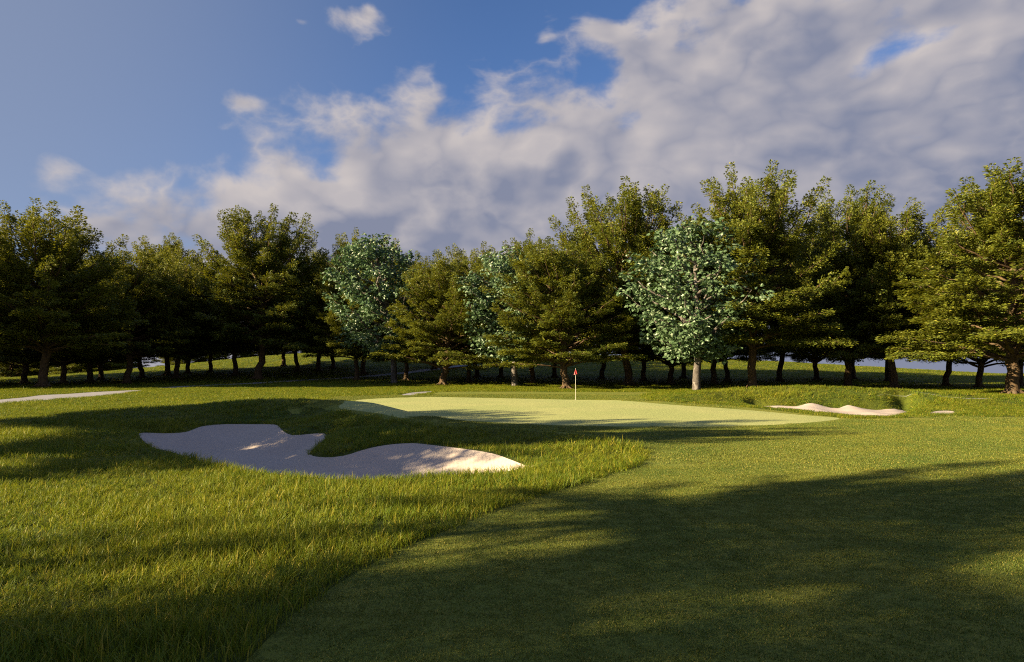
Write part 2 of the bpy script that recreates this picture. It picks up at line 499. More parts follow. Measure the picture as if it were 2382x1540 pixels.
for d0, d1, st, sc in ((3.0, 15, .42, 1.0), (15, 32, .80, 1.9), (32, 60, 1.3, 3.0)):
    gx, gy = np.meshgrid(np.arange(-46, 46, st), np.arange(2.5, 60, st))
    x = gx.ravel() + rng.uniform(-.08, .08, gx.size) * sc; y = gy.ravel() + rng.uniform(-.08, .08, gx.size) * sc
    d = np.hypot(x, y); ok = (d >= d0) & (d < d1) & (np.abs(x) < y * 1.05 + 1)
    x, y = x[ok], y[ok]
    r = .2 * sc; ok = np.ones(len(x), bool)
    for dx, dy in ((0, 0), (r, 0), (-r, 0), (0, r), (0, -r)):
        zz_ = zone_of(x + dx, y + dy)
        ok &= (zz_ <= 1) if dx or dy else (zz_ == 1)
    x, y = x[ok], y[ok]
    PP.append(np.stack([x, y, H(x, y) - .002], 1))
    SS_.append(np.stack([np.full(len(x), sc), np.full(len(x), sc), np.full(len(x), .6 + .4 * sc)], 1))
scatter('mown_grass', np.vstack(PP), np.vstack(SS_), src_nap, 4, 'short mown grass blades carpeting the fairway and the collar of the green', 'mown grass')

# ------------------------------------------------------------------ trees
def tube_into(VV, FF, P, rad, sides):
    P = np.asarray(P, float); n = len(P)
    T = np.gradient(P, axis=0); T /= np.linalg.norm(T, axis=1)[:, None] + 1e-9
    ref = np.array([0, 0, 1.0]) if abs(T[0, 2]) < .8 else np.array([1.0, 0, 0])
    A = np.cross(T, ref); A /= np.linalg.norm(A, axis=1)[:, None] + 1e-9
    B = np.cross(T, A)
    ang = np.linspace(0, 2 * math.pi, sides, endpoint=False)
    ring = P[:, None, :] + np.asarray(rad)[:, None, None] * (np.cos(ang)[None, :, None] * A[:, None, :] + np.sin(ang)[None, :, None] * B[:, None, :])
    b = VV[1]
    VV[0].append(ring.reshape(-1, 3)); VV[1] += n * sides
    i = np.arange(n - 1)[:, None] * sides; j = np.arange(sides)[None, :]; j2 = (j + 1) % sides
    FF.append(np.stack([b + i + j, b + i + j2, b + i + sides + j2, b + i + sides + j], -1).reshape(-1, 4))

def bez(p0, p1, p2, n):
    t = np.linspace(0, 1, n)[:, None]
    return (1 - t) ** 2 * p0 + 2 * t * (1 - t) * p1 + t * t * p2

def leaf_mesh(pos, axis, nrm, size, width, fold, rg):
    """pointed leaves folded along the midrib: 4 verts, 2 triangles each"""
    axis = axis / (np.linalg.norm(axis, axis=1)[:, None] + 1e-9)
    side = np.cross(nrm, axis); side /= np.linalg.norm(side, axis=1)[:, None] + 1e-9
    up = np.cross(axis, side)
    s = size[:, None]
    v0 = pos; v2 = pos + axis * s
    m = pos + axis * s * .45 + up * s * fold
    v1 = m + side * s * width; v3 = m - side * s * width
    n = len(pos)
    V = np.stack([v0, v1, v2, v3], 1).reshape(-1, 3)
    b = np.arange(n)[:, None] * 4
    Fc = np.concatenate([b + np.array([[0, 2, 1]]), b + np.array([[0, 3, 2]])], 1).reshape(-1, 3)
    return V, Fc, np.repeat(rg.random(n), 4)

RP_T = [.08, .13, .2, .3, .42, .55, .68, .8, .9, .97, 1.0]
RP_R = [.66, .90, 1.02, 1.02, 1.0, .97, .93, .84, .68, .46, .26]

RP_R2 = [.66, .92, 1.03, 1.02, .98, .91, .80, .66, .49, .32, .17]
def make_beech(seed, Ht=24.0, Rm=7.6, low=2.6, full=1.0, prof=RP_R):
    tau0 = .10 + .022 * low
    rg = np.random.default_rng(seed)
    VV, FF = [[], 0], []
    lp, la, ln, lsz = [], [], [], []
    # leaning, wavering leader
    nz = 26
    z = np.linspace(0, Ht * .86, nz)
    wob = np.cumsum(rg.normal(0, .10, (nz, 2)), 0); wob -= wob[0]; wob[:3] *= .2
    leader = np.column_stack([wob, z])
    rad = .40 * (1 - z / (Ht * .9)) ** .75 + .02
    zz = np.array([0, .12, .3, .6, 1.0, 1.6]); fl = np.array([1.75, 1.45, 1.22, 1.1, 1.03, 1.0])
    base = np.column_stack([np.zeros((6, 2)), zz]); base[0, 2] = -.25
    P = np.vstack([base, leader[z > 1.8]]); Rr = np.concatenate([.40 * fl, rad[z > 1.8]])
    tube_into(VV, FF, P, Rr, 12)
    for k in range(7):              # root toes
        a = k * .9 + rg.uniform(-.2, .2); e = np.array([math.cos(a), math.sin(a), 0])
        tube_into(VV, FF, [e * .28 + [0, 0, .55], e * .55 + [0, 0, .22], e * .85 + [0, 0, .03], e * 1.05 + [0, 0, -.1]], [.17, .15, .11, .05], 6)
    def on_leader(h):
        return np.array([np.interp(h, z, leader[:, 0]), np.interp(h, z, leader[:, 1]), h])
    lobes = [(rg.uniform(0, 6.28), rg.uniform(.15, .95), rg.uniform(.66, 1.30)) for _ in range(18)]
    def spray(p, d, flat, L, dens=1.0):
        """a leafy side shoot: leaves along a drooping line inside a flat pad"""
        n = int(max(6, L * 50 * dens * full))
        t = rg.random(n) ** .8
        lat = np.cross([0, 0, 1.0], d); nl = np.linalg.norm(lat)
        lat = lat / nl if nl > .15 else np.array([1.0, 0, 0])
        w = .42 * (1 - .55 * t) * np.sqrt(L)
        off = rg.uniform(-1, 1, n) * w
        if flat:
            vert = rg.normal(0, .17, n) - .13 * t * t * L
            pos = p + d * (t * L)[:, None] + lat * off[:, None]; pos[:, 2] += vert
            og = pos[:, :2] / (np.linalg.norm(pos[:, :2], axis=1)[:, None] + .5)
            nr = np.column_stack([rg.normal(0, .5, n) + .55 * og[:, 0], rg.normal(0, .5, n) + .55 * og[:, 1], np.ones(n) * .85])
            ax = d + lat * (np.sign(off) * rg.uniform(.2, 1.3, n))[:, None]; ax[:, 2] -= rg.uniform(0, .45, n)
        else:
            up2 = np.cross(d, lat); q = rg.uniform(0, 6.28, n); w2 = w * 1.25 * np.sqrt(rg.random(n))
            pos = p + d * (t * L)[:, None] + lat * (w2 * np.cos(q))[:, None] + up2 * (w2 * np.sin(q))[:, None]
            nr = np.column_stack([rg.normal(0, .7, n), rg.normal(0, .7, n), np.ones(n) * .8])
            ax = d * .9 + lat * np.cos(q)[:, None] + up2 * np.sin(q)[:, None]; ax[:, 2] -= rg.uniform(0, .5, n)
        lp.append(pos); la.append(ax); ln.append(nr); lsz.append(rg.uniform(.15, .28, n))
    nlimb = 74
    az = rg.uniform(0, 6.28)
    for i in range(nlimb):
        tau = tau0 + (.985 - tau0) * (max(0.0, i + rg.uniform(-.4, .4)) / nlimb) ** .92
        tau = min(max(tau, tau0), .985)
        az += 2.39996 + rg.uniform(-.45, .45)
        amp = 1.0
        for a0, t0, g in lobes:
            da = abs((az - a0 + math.pi) % (2 * math.pi) - math.pi)
            amp *= 1 + (g - 1) * math.exp(-(da / .7) ** 2 - ((tau - t0) / .12) ** 2)
        Re = Rm * np.interp(tau, RP_T, prof) * amp * rg.uniform(.86, 1.08)
        ze = tau * Ht * (1 + .02 * rg.normal())
        k = np.interp(tau, [.1, .25, .5, .75, 1.0], [.08, .30, .50, .85, 2.2])
        zs = max(low + rg.uniform(-.2, .9), ze - k * Re - rg.uniform(0, 1.0))
        zs = min(zs, Ht * .84)
        p0 = on_leader(zs); e = np.array([math.cos(az), math.sin(az), 0])
        p2 = on_leader(min(ze, Ht * .85)) * [1, 1, 0] + e * Re + [0, 0, ze]
        rise = ze - zs
        if tau < .45:
            p1 = p0 + e * Re * .55 + [0, 0, rise * .75 + .5]
        else:
            p1 = p0 + e * Re * .62 + [0, 0, rise * .38]
        n = 9
        C = bez(p0, p1, p2, n); C[1:-1] += rg.normal(0, .10, (n - 2, 3))
        Ltot = np.linalg.norm(np.diff(C, axis=0), axis=1).sum()
        r0 = min(.03 + .017 * Ltot, .19) * (1 - .3 * tau)
        rr = r0 * (1 - np.linspace(0, 1, n)) ** .8 + .014
        tube_into(VV, FF, C, rr, 6)
        flat = tau < .60 + .12 * rg.normal()
        # side shoots
        st = .62 if flat else .5
        nsub = int(Ltot * .74 / st)
        for j in range(nsub):
            t = .22 + .78 * (j + rg.random()) / nsub
            q = t * (n - 1); a = int(min(q, n - 2)); f = q - a
            p = C[a] * (1 - f) + C[a + 1] * f
            d = C[a + 1] - C[a]; d /= np.linalg.norm(d)
            sgn = 1 if j % 2 else -1
            ang = sgn * rg.uniform(.5, 1.25) * (1 - .35 * t)
            if flat:
                dh = np.array([d[0], d[1], 0]); dh /= np.linalg.norm(dh) + 1e-6
                c, s = math.cos(ang), math.sin(ang)
                dd = np.array([dh[0] * c - dh[1] * s, dh[0] * s + dh[1] * c, rg.uniform(-.06, .22) + .25 * max(d[2], 0)])
            else:
                rv = rg.normal(0, 1, 3); rv -= d * rv.dot(d); rv /= np.linalg.norm(rv)
                dd = d * math.cos(ang) + rv * abs(math.sin(ang)); dd[2] += .25
            dd /= np.linalg.norm(dd)
            Ls = (.85 + 2.4 * (1 - t) ** .6) * rg.uniform(.6, 1.15)
            if not flat:
                Ls *= .72
            pe = p + dd * Ls; pe[2] -= .06 * Ls * Ls if flat else 0
            if rg.random() < .7:
                tube_into(VV, FF, [p, p + dd * Ls * .5, pe], [.028, .018, .008], 4)
            spray(p + dd * Ls * .12, dd, flat, Ls, 1.35)
            if Ls > 1.3:
                for s2 in (-1, 1):
                    c, s = math.cos(s2 * .75), math.sin(s2 * .75)
                    d3 = np.array([dd[0] * c - dd[1] * s, dd[0] * s + dd[1] * c, dd[2]])
                    spray(p + dd * Ls * rg.uniform(.25, .55), d3, flat, Ls * .55, 1.2)
        # leading tip
        d = C[-1] - C[-2]; d /= np.linalg.norm(d)
        spray(C[-1] - d * .3, d, flat, 1.1 if flat else 1.5, 1.4)
    # upright shoots that break the top outline
    for k in range(12):
        a = rg.uniform(0, 6.28); rr = Rm * .62 * math.sqrt(rg.random()); hh = Ht * (.99 - .11 * (rr / (Rm * .62)) ** 2 + rg.uniform(-.03, .05))
        b = np.array([rr * math.cos(a), rr * math.sin(a), hh - 2.6]); tp = b + np.array([rg.normal(0, .45), rg.normal(0, .45), 2.0])
        tube_into(VV, FF, [b * [.75, .75, 1] - [0, 0, 2.0], b, tp], [.05, .03, .01], 4)
        for j in range(11):
            t = j / 10; p = b + (tp - b) * t; q = rg.uniform(0, 6.28)
            d = np.array([math.cos(q), math.sin(q), .35]); d /= np.linalg.norm(d)
            spray(p, d, False, .95 * (1 - .62 * t), .9)
    pos, ax, nr, sz = map(np.concatenate, (lp, la, ln, lsz))
    LV, LF, LT = leaf_mesh(pos, ax, nr, sz, .31, .10, rg)
    return (np.vstack(VV[0]), np.vstack(FF)), (LV, LF, LT)

def lobed_leaves(pos, axis, nrm, size, rg):
    out2 = np.array([(0, 0), (.30, -.02), (.26, .22), (.52, .42), (.26, .50), (.24, .72), (0, 1.0), (-.24, .72), (-.26, .50), (-.52, .42), (-.26, .22), (-.30, -.02)])
    axis = axis / (np.linalg.norm(axis, axis=1)[:, None] + 1e-9)
    side = np.cross(nrm, axis); side /= np.linalg.norm(side, axis=1)[:, None] + 1e-9
    up = np.cross(axis, side)
    m = len(out2); n = len(pos); s = size[:, None, None]
    bend = -.35 * np.abs(out2[:, 0]) - .18 * out2[:, 1] ** 2
    V = pos[:, None, :] + s * (out2[None, :, 1, None] * axis[:, None, :] + out2[None, :, 0, None] * side[:, None, :] + bend[None, :, None] * up[:, None, :])
    ctr = pos + axis * size[:, None] * .42 + up * size[:, None] * .02
    V = np.concatenate([V, ctr[:, None, :]], 1)
    b = np.arange(n)[:, None, None] * (m + 1)
    i = np.arange(m)
    tri = np.stack([i, (i + 1) % m, np.full(m, m)], 1)[None]
    return V.reshape(-1, 3), (b + tri).reshape(-1, 3), np.repeat(rg.random(n), m + 1)

def make_maple(seed, Ht=18.0, Rm=4.6, lean=(-1, 0)):
    rg = np.random.default_rng(seed)
    VV, FF = [[], 0], []
    lp, la, ln, lsz = [], [], [], []
    lean = np.array([lean[0], lean[1], 0.0])
    nz = 20; z = np.linspace(0, Ht * .9, nz)
    wob = np.cumsum(rg.normal(0, .07, (nz, 2)), 0); wob -= wob[0]; wob[:5] *= .3
    leader = np.column_stack([wob, z]) + lean * (np.clip(z - 4.2, 0, None) * .07)[:, None]
    rad = .30 * (1 - z / (Ht * .95)) ** .7 + .02; rad[0] *= 1.12
    P = leader.copy(); P[0, 2] = -.25
    tube_into(VV, FF, P, rad, 11)
    def leafball(p, r, n):
        q = rg.normal(0, 1, (n, 3)); q /= np.linalg.norm(q, axis=1)[:, None]
        q *= (rg.random(n) ** .45 * r)[:, None]; q[:, 2] *= .85
        lp.append(p + q)
        a = q / r + rg.normal(0, .55, (n, 3)); a[:, 2] -= .55
        la.append(a); ln.append(rg.normal(0, .55, (n, 3)) + q / r * .9 + [0, 0, .35]); lsz.append(rg.uniform(.24, .44, n))
    cz0, hz = Ht * .62, Ht * .385
    az = rg.uniform(0, 6.28)
    for i in range(44):
        az += 2.39996 + rg.uniform(-.4, .4)
        u = -1 + 2 * (i + .5) / 44
        prof = math.sqrt(max(0, 1 - u * u)) ** .8 * (1.0 if u < 0 else 1 - .12 * u)
        e = np.array([math.cos(az), math.sin(az), 0])
        ze = cz0 + u * hz
        Re = Rm * prof * rg.uniform(.58, 1.18)
        c = lean * (1.3 + max(ze - 4.2, 0) * .05)
        p2 = c + e * Re + [0, 0, ze]
        zs = max(3.9, min(ze - .75 * Re - 1, Ht * .82))
        p0 = np.array([np.interp(zs, z, leader[:, j]) for j in range(3)])
        p1 = p0 + (p2 - p0) * .5 + np.array([0, 0, -.08 * Re]) + e * Re * .1
        C = bez(p0, p1, p2, 8); C[1:-1] += rg.normal(0, .12, (6, 3))
        r0 = .05 + .016 * np.linalg.norm(p2 - p0)
        tube_into(VV, FF, C, r0 * (1 - np.linspace(0, 1, 8)) ** .8 + .016, 6)
        for k in (3, 4, 5, 6, 7):
            if rg.random() < .2:
                continue
            leafball(C[k] + rg.normal(0, .25, 3), rg.uniform(.7, 1.15), int(rg.uniform(26, 40)))
            if rg.random() < .65:
                tv = rg.normal(0, 1, 3); tv /= np.linalg.norm(tv); tv[2] = abs(tv[2]) * .6
                tube_into(VV, FF, [C[k], C[k] + tv * .7, C[k] + tv * 1.3], [.03, .02, .01], 4)
                leafball(C[k] + tv * 1.3, rg.uniform(.55, .9), int(rg.uniform(18, 30)))
    # the big low fork of the photograph
    f0 = np.array([np.interp(3.6, z, leader[:, j]) for j in range(3)])
    g = lean * 2.6 + np.array([0, .2, 7.2])
    C = bez(f0, f0 + lean * 1.6 + [0, 0, 1.3], g, 8)
    tube_into(VV, FF, C, np.linspace(.24, .08, 8), 8)
    pos, ax, nr, sz = map(np.concatenate, (lp, la, ln, lsz))
    LV, LF, LT = lobed_leaves(pos, ax, nr, sz, rg)
    return (np.vstack(VV[0]), np.vstack(FF)), (LV, LF, LT)

def bark_mat(name, c0, c1, c2, sc, patch=False):
    m, nt, out = newmat(name)
    tc = nd(nt, 'ShaderNodeTexCoord').outputs['Object']
    mp = nd(nt, 'ShaderNodeMapping'); lk(nt, tc, mp.inputs[0]); mp.inputs['Scale'].default_value = (1, 1, .35 if not patch else .6)
    b = nd(nt, 'ShaderNodeBsdfPrincipled'); b.inputs['Roughness'].default_value = .85; b.inputs['Specular IOR Level'].default_value = .2
    n1 = noise(nt, mp.outputs[0], sc, 6, .65); n2 = noise(nt, mp.outputs[0], sc * .35, 3)
    col = mixc(nt, mrange(nt, n1, .35, .65), c0, c1)
    col = mixc(nt, mrange(nt, n2, .52, .58 if patch else .7), col, c2)
    lk(nt, col, b.inputs['Base Color'])
    bp = nd(nt, 'ShaderNodeBump'); bp.inputs['Strength'].default_value = .9; bp.inputs['Distance'].default_value = .06
    lk(nt, n1, bp.inputs['Height']); lk(nt, bp.outputs[0], b.inputs['Normal']); lk(nt, b.outputs[0], out.inputs[0])
    return m

def leaf_mat(name, ca, cb, cc, tcol, trans, rough, spec):
    m, nt, out = newmat(name)
    t = nd(nt, 'ShaderNodeAttribute', attribute_name='tint').outputs['Fac']
    oi = nd(nt, 'ShaderNodeObjectInfo').outputs['Random']
    tc = nd(nt, 'ShaderNodeTexCoord').outputs['Object']
    big = noise(nt, tc, .45, 3, .6)
    f = mth(nt, 'ADD', mth(nt, 'MULTIPLY', t, .6), mth(nt, 'MULTIPLY', mth(nt, 'SUBTRACT', oi, .5), .3))
    f = mth(nt, 'ADD', f, mth(nt, 'MULTIPLY', mth(nt, 'SUBTRACT', big, .4), 1.2), clamp=True)
    col = mixc(nt, f, ca, cb)
    col = mixc(nt, mrange(nt, t, .9, 1.0), col, cc)
    d = nd(nt, 'ShaderNodeBsdfPrincipled'); d.inputs['Roughness'].default_value = rough; d.inputs['Specular IOR Level'].default_value = spec
    tr = nd(nt, 'ShaderNodeBsdfTranslucent')
    lk(nt, col, d.inputs['Base Color']); lk(nt, mixc(nt, .6, col, tcol), tr.inputs['Color'])
    mx = nd(nt, 'ShaderNodeMixShader'); mx.inputs[0].default_value = trans
    lk(nt, d.outputs[0], mx.inputs[1]); lk(nt, tr.outputs[0], mx.inputs[2]); lk(nt, mx.outputs[0], out.inputs[0])
    return m

M_BARK = bark_mat('brown_bark', (.055, .036, .022), (.135, .088, .05), (.10, .078, .055), 7)
M_BARKG = bark_mat('grey_flaking_bark', (.065, .056, .052), (.125, .11, .104), (.21, .19, .18), 5, True)
M_LEAFA = leaf_mat('olive_leaves', (.054, .086, .014), (.212, .226, .022), (.30, .285, .036), (.26, .25, .012), .30, .5, .35)
M_LEAFB = leaf_mat('bluegreen_leaves', (.066, .128, .058), (.13, .20, .102), (.19, .25, .15), (.08, .15, .03), .22, .40, .5)

PROTO = {}
for k, (sd, Rm, low, pr) in enumerate(((11, 7.6, 4.3, RP_R), (23, 7.2, 4.6, RP_R), (37, 8.2, 3.0, RP_R2), (51, 7.6, 3.6, RP_R2))):
    PROTO['A%d' % k] = make_beech(sd, 24, Rm, low, 1.0, pr)
PROTO['A4'] = make_beech(71, 24, 7.4, 3.0, .28); PROTO['A6'] = make_beech(83, 24, 7.4, 11.5, 1.0); PROTO['A7'] = make_beech(97, 24, 7.4, 10.5, .26)
PROTO['B0'] = make_maple(5, 18, 4.8, (-1, .1)); PROTO['B1'] = make_maple(8, 18, 4.6, (-.7, -.3)); PROTO['B2'] = make_maple(15, 18, 5.0, (.5, .3))
MESH = {}
def make_tree(kind, X, d, hgt, wid, rot, label, name=None, group=None, xy=None, base_y=None):
    """X: display column of the trunk, d: distance. hgt/wid: metres"""
    A = kind[0] == 'A'
    if xy is None:
        x, y = (X * K - CX) / F * d, d
    else:
        x, y = xy
    root = bpy.data.objects.new(name or ('beech_tree' if A else 'maple_tree'), None); COL.objects.link(root)
    root.empty_display_size = .5
    root.location = (x, y, float(H(x, y)[0])); root.rotation_euler = (R(2.2) * math.sin(rot * 1.7 + d), R(2.2) * math.cos(rot * 2.3 + d * .7), R(rot))
    h0 = 25.0 if A else 18.3; w0 = 15.0 if A else 9.6
    root.scale = (wid / w0, wid / w0, hgt / h0)
    root['label'] = label; root['category'] = 'tree'
    if group: root['group'] = group
    if kind not in MESH:
        (tv, tf), (lv, lf, lt) = PROTO[kind]
        to = mesh_obj('trunk', tv, tf, M_BARK if A else M_BARKG, root, True)
        co = mesh_obj('crown', lv, lf, M_LEAFA if A else M_LEAFB, root); set_tint(co, lt)
        MESH[kind] = (to, co)
    else:
        for s in MESH[kind]:
            c = s.copy(); COL.objects.link(c); c.parent = root
    return root

WALL = 'trees of the woodland belt behind the green'
T = make_tree
# front of the belt: kind, column, distance, height, width, rotation, label
T('A0', 100, 84, 23.0, 19.5, 20, 'dark broad beech on the far left, behind the wide pale end of the path', group=WALL)
T('A1', 600, 108, 28.0, 20.5, 100, 'tallest beech of the left wood, standing on the dark slope above the thin path', group=WALL)
T('A2', 1030, 92, 18.0, 16.5, 200, 'small golden beech standing behind the patch of path by the green', group=WALL)
T('A3', 1317, 81, 18.0, 16.0, 40, 'golden beech directly behind and left of the red flag', group=WALL)
T('A1', 1750, 78, 25.6, 17.5, 310, 'very tall golden beech right of the pale trunked maple, its brown foot sunlit', group=WALL)
T('A2', 1972, 84, 25.0, 16.0, 80, 'dark tall beech behind the larger right bunker', group=WALL)
T('A0', 2080, 80, 22.5, 16.0, 150, 'beech with a forked low trunk behind the small far right bunker', group=WALL)
T('A3', 2355, 62, 21.5, 19.5, 260, 'nearest beech at the right edge with a thick sunlit brown trunk and bare limbs', group=WALL)
T('A0', 1462, 90, 27.5, 19.0, 230, 'tall beech rising behind the flag between the golden beech and the right maple', group=WALL)
T('A2', 1240, 96, 21.5, 13.0, 300, 'beech with a short brown trunk between the middle maple and the golden flag beech', group=WALL)
T('B0', 917, 98, 21.0, 13.8, 10, 'bluegreen maple left of the small golden beech, trunk forking to the left', group='bluegreen maples')
T('B1', 1198, 88, 17.2, 12.2, -10, 'bluegreen maple between the two golden beeches', group='bluegreen maples')
T('B2', 1620, 75, 18.4, 13.5, 170, 'bluegreen maple right of the flag with a pale flaking trunk', group='bluegreen maples')
# second and third rows
rows = [
 ('A3', 390, 122, 25.5, 17, 10, 'beech with a lighter olive top left of the tallest beech of the left wood'),
 ('A1', 295, 98, 20.5, 16, 60, 'dark beech between the far left beech and the tallest beech of the left wood'),
 ('A0', 845, 118, 25.5, 15, 70, 'olive beech rising behind the left bluegreen maple'),
 ('A3', 740, 126, 23.0, 15, 160, 'dark beech filling the gap right of the tallest beech of the left wood'),
 ('A1', 1110, 112, 22.5, 14, 250, 'olive beech rising behind the right shoulder of the small golden beech'),
 ('A0', 1290, 112, 22.5, 13, 330, 'olive beech showing its top above the middle maple'),
 ('A2', 1560, 96, 21.0, 14, 120, 'dark beech hidden behind the right bluegreen maple'),
 ('A3', 1660, 94, 21.5, 14, 75, 'shaded beech whose flared trunk stands right of the pale maple trunk'),
 ('A1', 1692, 104, 22.0, 13, 200, 'slim shaded beech deep behind the very tall golden beech'),
 ('A0', 1813, 104, 23.5, 15, 35, 'black silhouetted beech against the sky gap right of the very tall golden beech'),
 ('A2', 1900, 108, 23.0, 14, 285, 'dark beech whose trunk cuts the far grassy crest behind the right bunker'),
 ('A3', 2065, 105, 22.5, 14, 140, 'dark beech with a flared trunk on the lit crest behind the right bunkers'),
 ('A1', 2200, 88, 20.0, 13.5, 15, 'olive beech between the small right bunker and the right edge beech'),
 ('A2', 2277, 84, 21.0, 13.5, 190, 'dark beech left of the thick trunk at the right edge'),
 ('A0', 2372, 88, 23.0, 15, 95, 'dark beech behind the thick trunk at the right edge'),
 ('A3', 2440, 78, 22.0, 15, 300, 'dark beech cut off by the right edge of the picture'),
 ('A1', -40, 118, 22.0, 17, 20, 'dark beech at the left edge behind the far left broad beech'),
 ('A2', 57, 100, 20.0, 15, 210, 'dark slim beech left of the far left broad beech'),
 ('A3', 147, 97, 19.5, 14, 320, 'dark beech just right of the far left broad beech'),
 ('A0', 210, 104, 20.5, 15, 170, 'dark beech midway along the left slope above the pale path end'),
 ('A2', 235, 112, 20.5, 14, 90, 'dark beech above the path end, its trunk against the lit meadow'),
 ('A1', 330, 116, 20.0, 15, 260, 'slim dark beech against the brightest part of the lit meadow'),
 ('A0', 410, 112, 21.0, 15, 20, 'thick black trunked beech in front of the lit meadow'),
 ('A2', 437, 126, 20.0, 14, 150, 'dark beech behind the thick black trunk in the left wood'),
 ('A1', 490, 128, 19.5, 13, 330, 'leaning dark beech on the meadow slope left of the tallest beech'),
 ('A0', 548, 118, 21.0, 15, 300, 'dark beech with a flared foot just left of the tallest beech of the left wood'),
 ('A3', 660, 138, 19.5, 14, 115, 'beech with two brown lit feet near the top of the meadow'),
 ('A1', 692, 126, 20.0, 14, 215, 'straight black trunked beech right of the tallest beech of the left wood'),
 ('A2', 775, 132, 20.5, 14, 345, 'dark beech behind the path bend left of the left maple'),
 ('A1', 830, 106, 18.0, 13, 180, 'dark beech with a low forked trunk left of the left maple'),
 ('A3', 945, 104, 19.5, 12.5, 265, 'grey trunked beech right behind the left maple trunk'),
 ('A0', 1090, 100, 18.5, 12, 130, 'grey trunked beech right of the small golden beech'),
 ('A2', 1165, 112, 19.5, 13, 75, 'grey trunked beech left of the middle maple trunk'),
 ('A1', 1400, 108, 21.0, 14, 25, 'dark beech behind the flag, closing the gap right of the golden beech'),
 ('A3', 1497, 104, 21.5, 13, 220, 'black slim beech right of the tall beech behind the flag'),
 ('A1', 1590, 112, 21.0, 14, 310, 'dark beech deep behind the right maple'),
 ('A0', 1010, 130, 21.0, 14, 280, 'dark beech where the thin path leaves the wood at the top of the slope'),
 ('A3', 1985, 112, 22.0, 13, 10, 'dark beech hidden behind the dark tall beech beyond the right bunker'),
]
for kd, X, d, h, w, r, lab in rows:
    T(kd, X, d, h, w, r, lab, group=WALL)
far = 'far dark trees low beyond the left crest, seen under the front crowns'
for i, (x, y) in enumerate(((-158, 196), (-149, 204), (-141, 193), (-132, 203), (-124, 192), (-116, 200), (-150, 216), (-128, 218),
                          (-118, 246), (-106, 252), (-95, 256), (-84, 262), (-72, 266), (-60, 268))):
    T('A%d' % (i % 4), 0, 0, 22, 19, i * 47, 'far dark beech low beyond the left crest, seen only under the front crowns', group=far, xy=(x, y))
# the wood goes on beyond the left edge; nearer unseen trees added for shade
off = 'trees beyond the left edge of the picture'
for kd, x, y, h, w, r in (('A0', -72, 78, 24, 18, 40), ('A1', -82, 92, 25, 18, 140), ('A2', -95, 72, 24, 18, 230), ('A3', -95, 104, 25, 18, 310), ('A1', -100, 84, 25, 18, 30),
                          ('A6', -25, 12.9, 13.0, 10.5, 60), ('A6', -26, 20.4, 10.4, 10.0, 190), ('A7', -19.5, 1.6, 19, 5.0, 200), ('A7', -19.5, -4.6, 19, 7.6, 100),
                          ('A7', -20, -13.6, 19, 9.5, 10), ('A7', -24, -24, 19, 11, 70), ('A4', -36, -8.0, 20, 11, 120)):
    T(kd, 0, 0, h, w, r, 'beech standing beyond the left edge, shading the course', group=off, xy=(x, y))

# ------------------------------------------------------------------ flag
px, py = ground_at(1339, 930)
pz = float(H(px, py)[0])
root = bpy.data.objects.new('golf_flagstick', None); COL.objects.link(root); root.location = (px, py, pz)
root['label'] = 'white flagstick with a small red triangular flag standing in the putting green'; root['category'] = 'golf flag'
def simple(name, base):
    m, nt, out = newmat(name)
    b = nd(nt, 'ShaderNodeBsdfPrincipled'); b.inputs['Roughness'].default_value = .5
    oc = nd(nt, 'ShaderNodeTexCoord').outputs['Object']
    c = mixc(nt, mrange(nt, noise(nt, oc, 9, 3), .3, .7), base, tuple(v * .86 for v in base))
    lk(nt, c, b.inputs['Base Color']); lk(nt, b.outputs[0], out.inputs[0])
    return m
VV, FF = [[], 0], []
tube_into(VV, FF, [(0, 0, -.1), (0, 0, .6), (0, 0, 1.3), (0, 0, 1.96), (0, 0, 1.985)], [.012, .012, .011, .010, .004], 10)
mesh_obj('pole', np.vstack(VV[0]), np.vstack(FF), simple('white_pole', (.66, .645, .61)), root, True)
VV, FF = [[], 0], []
tube_into(VV, FF, [(0, 0, .004), (0, 0, .01)], [.054, .054], 20); tube_into(VV, FF, [(0, 0, .01), (0, 0, -.1)], [.05, .05], 20)
mesh_obj('cup', np.vstack(VV[0]), np.vstack(FF), simple('cup_plastic', (.7, .7, .68)), root, True)
# hanging cloth, folded round the pole
V, Fc = [], []
nu, nv = 14, 10
for i in range(nv + 1):
    t = i / nv
    for j in range(nu + 1):
        s = j / nu
        wl = .115 * t; wr = .085 * t
        xx = -wl + (wl + wr) * s
        yy = -.022 - .035 * t * math.sin(s * 6.5) * (1 - .2 * t) - .02 * t
        zz = 1.945 - .325 * t - .045 * t * (1 - s)
        V.append((xx, yy, zz))
for i in range(nv):
    for j in range(nu):
        a = i * (nu + 1) + j
        Fc.append((a, a + 1, a + nu + 2, a + nu + 1))
nb = len(V)
V2 = [(x, y - .004, z) for x, y, z in V]
Fc2 = [tuple(nb + q for q in reversed(f)) for f in Fc]
fl = mesh_obj('flag', V + V2, Fc + Fc2, simple('red_cloth', (.62, .035, .05)), root, True)

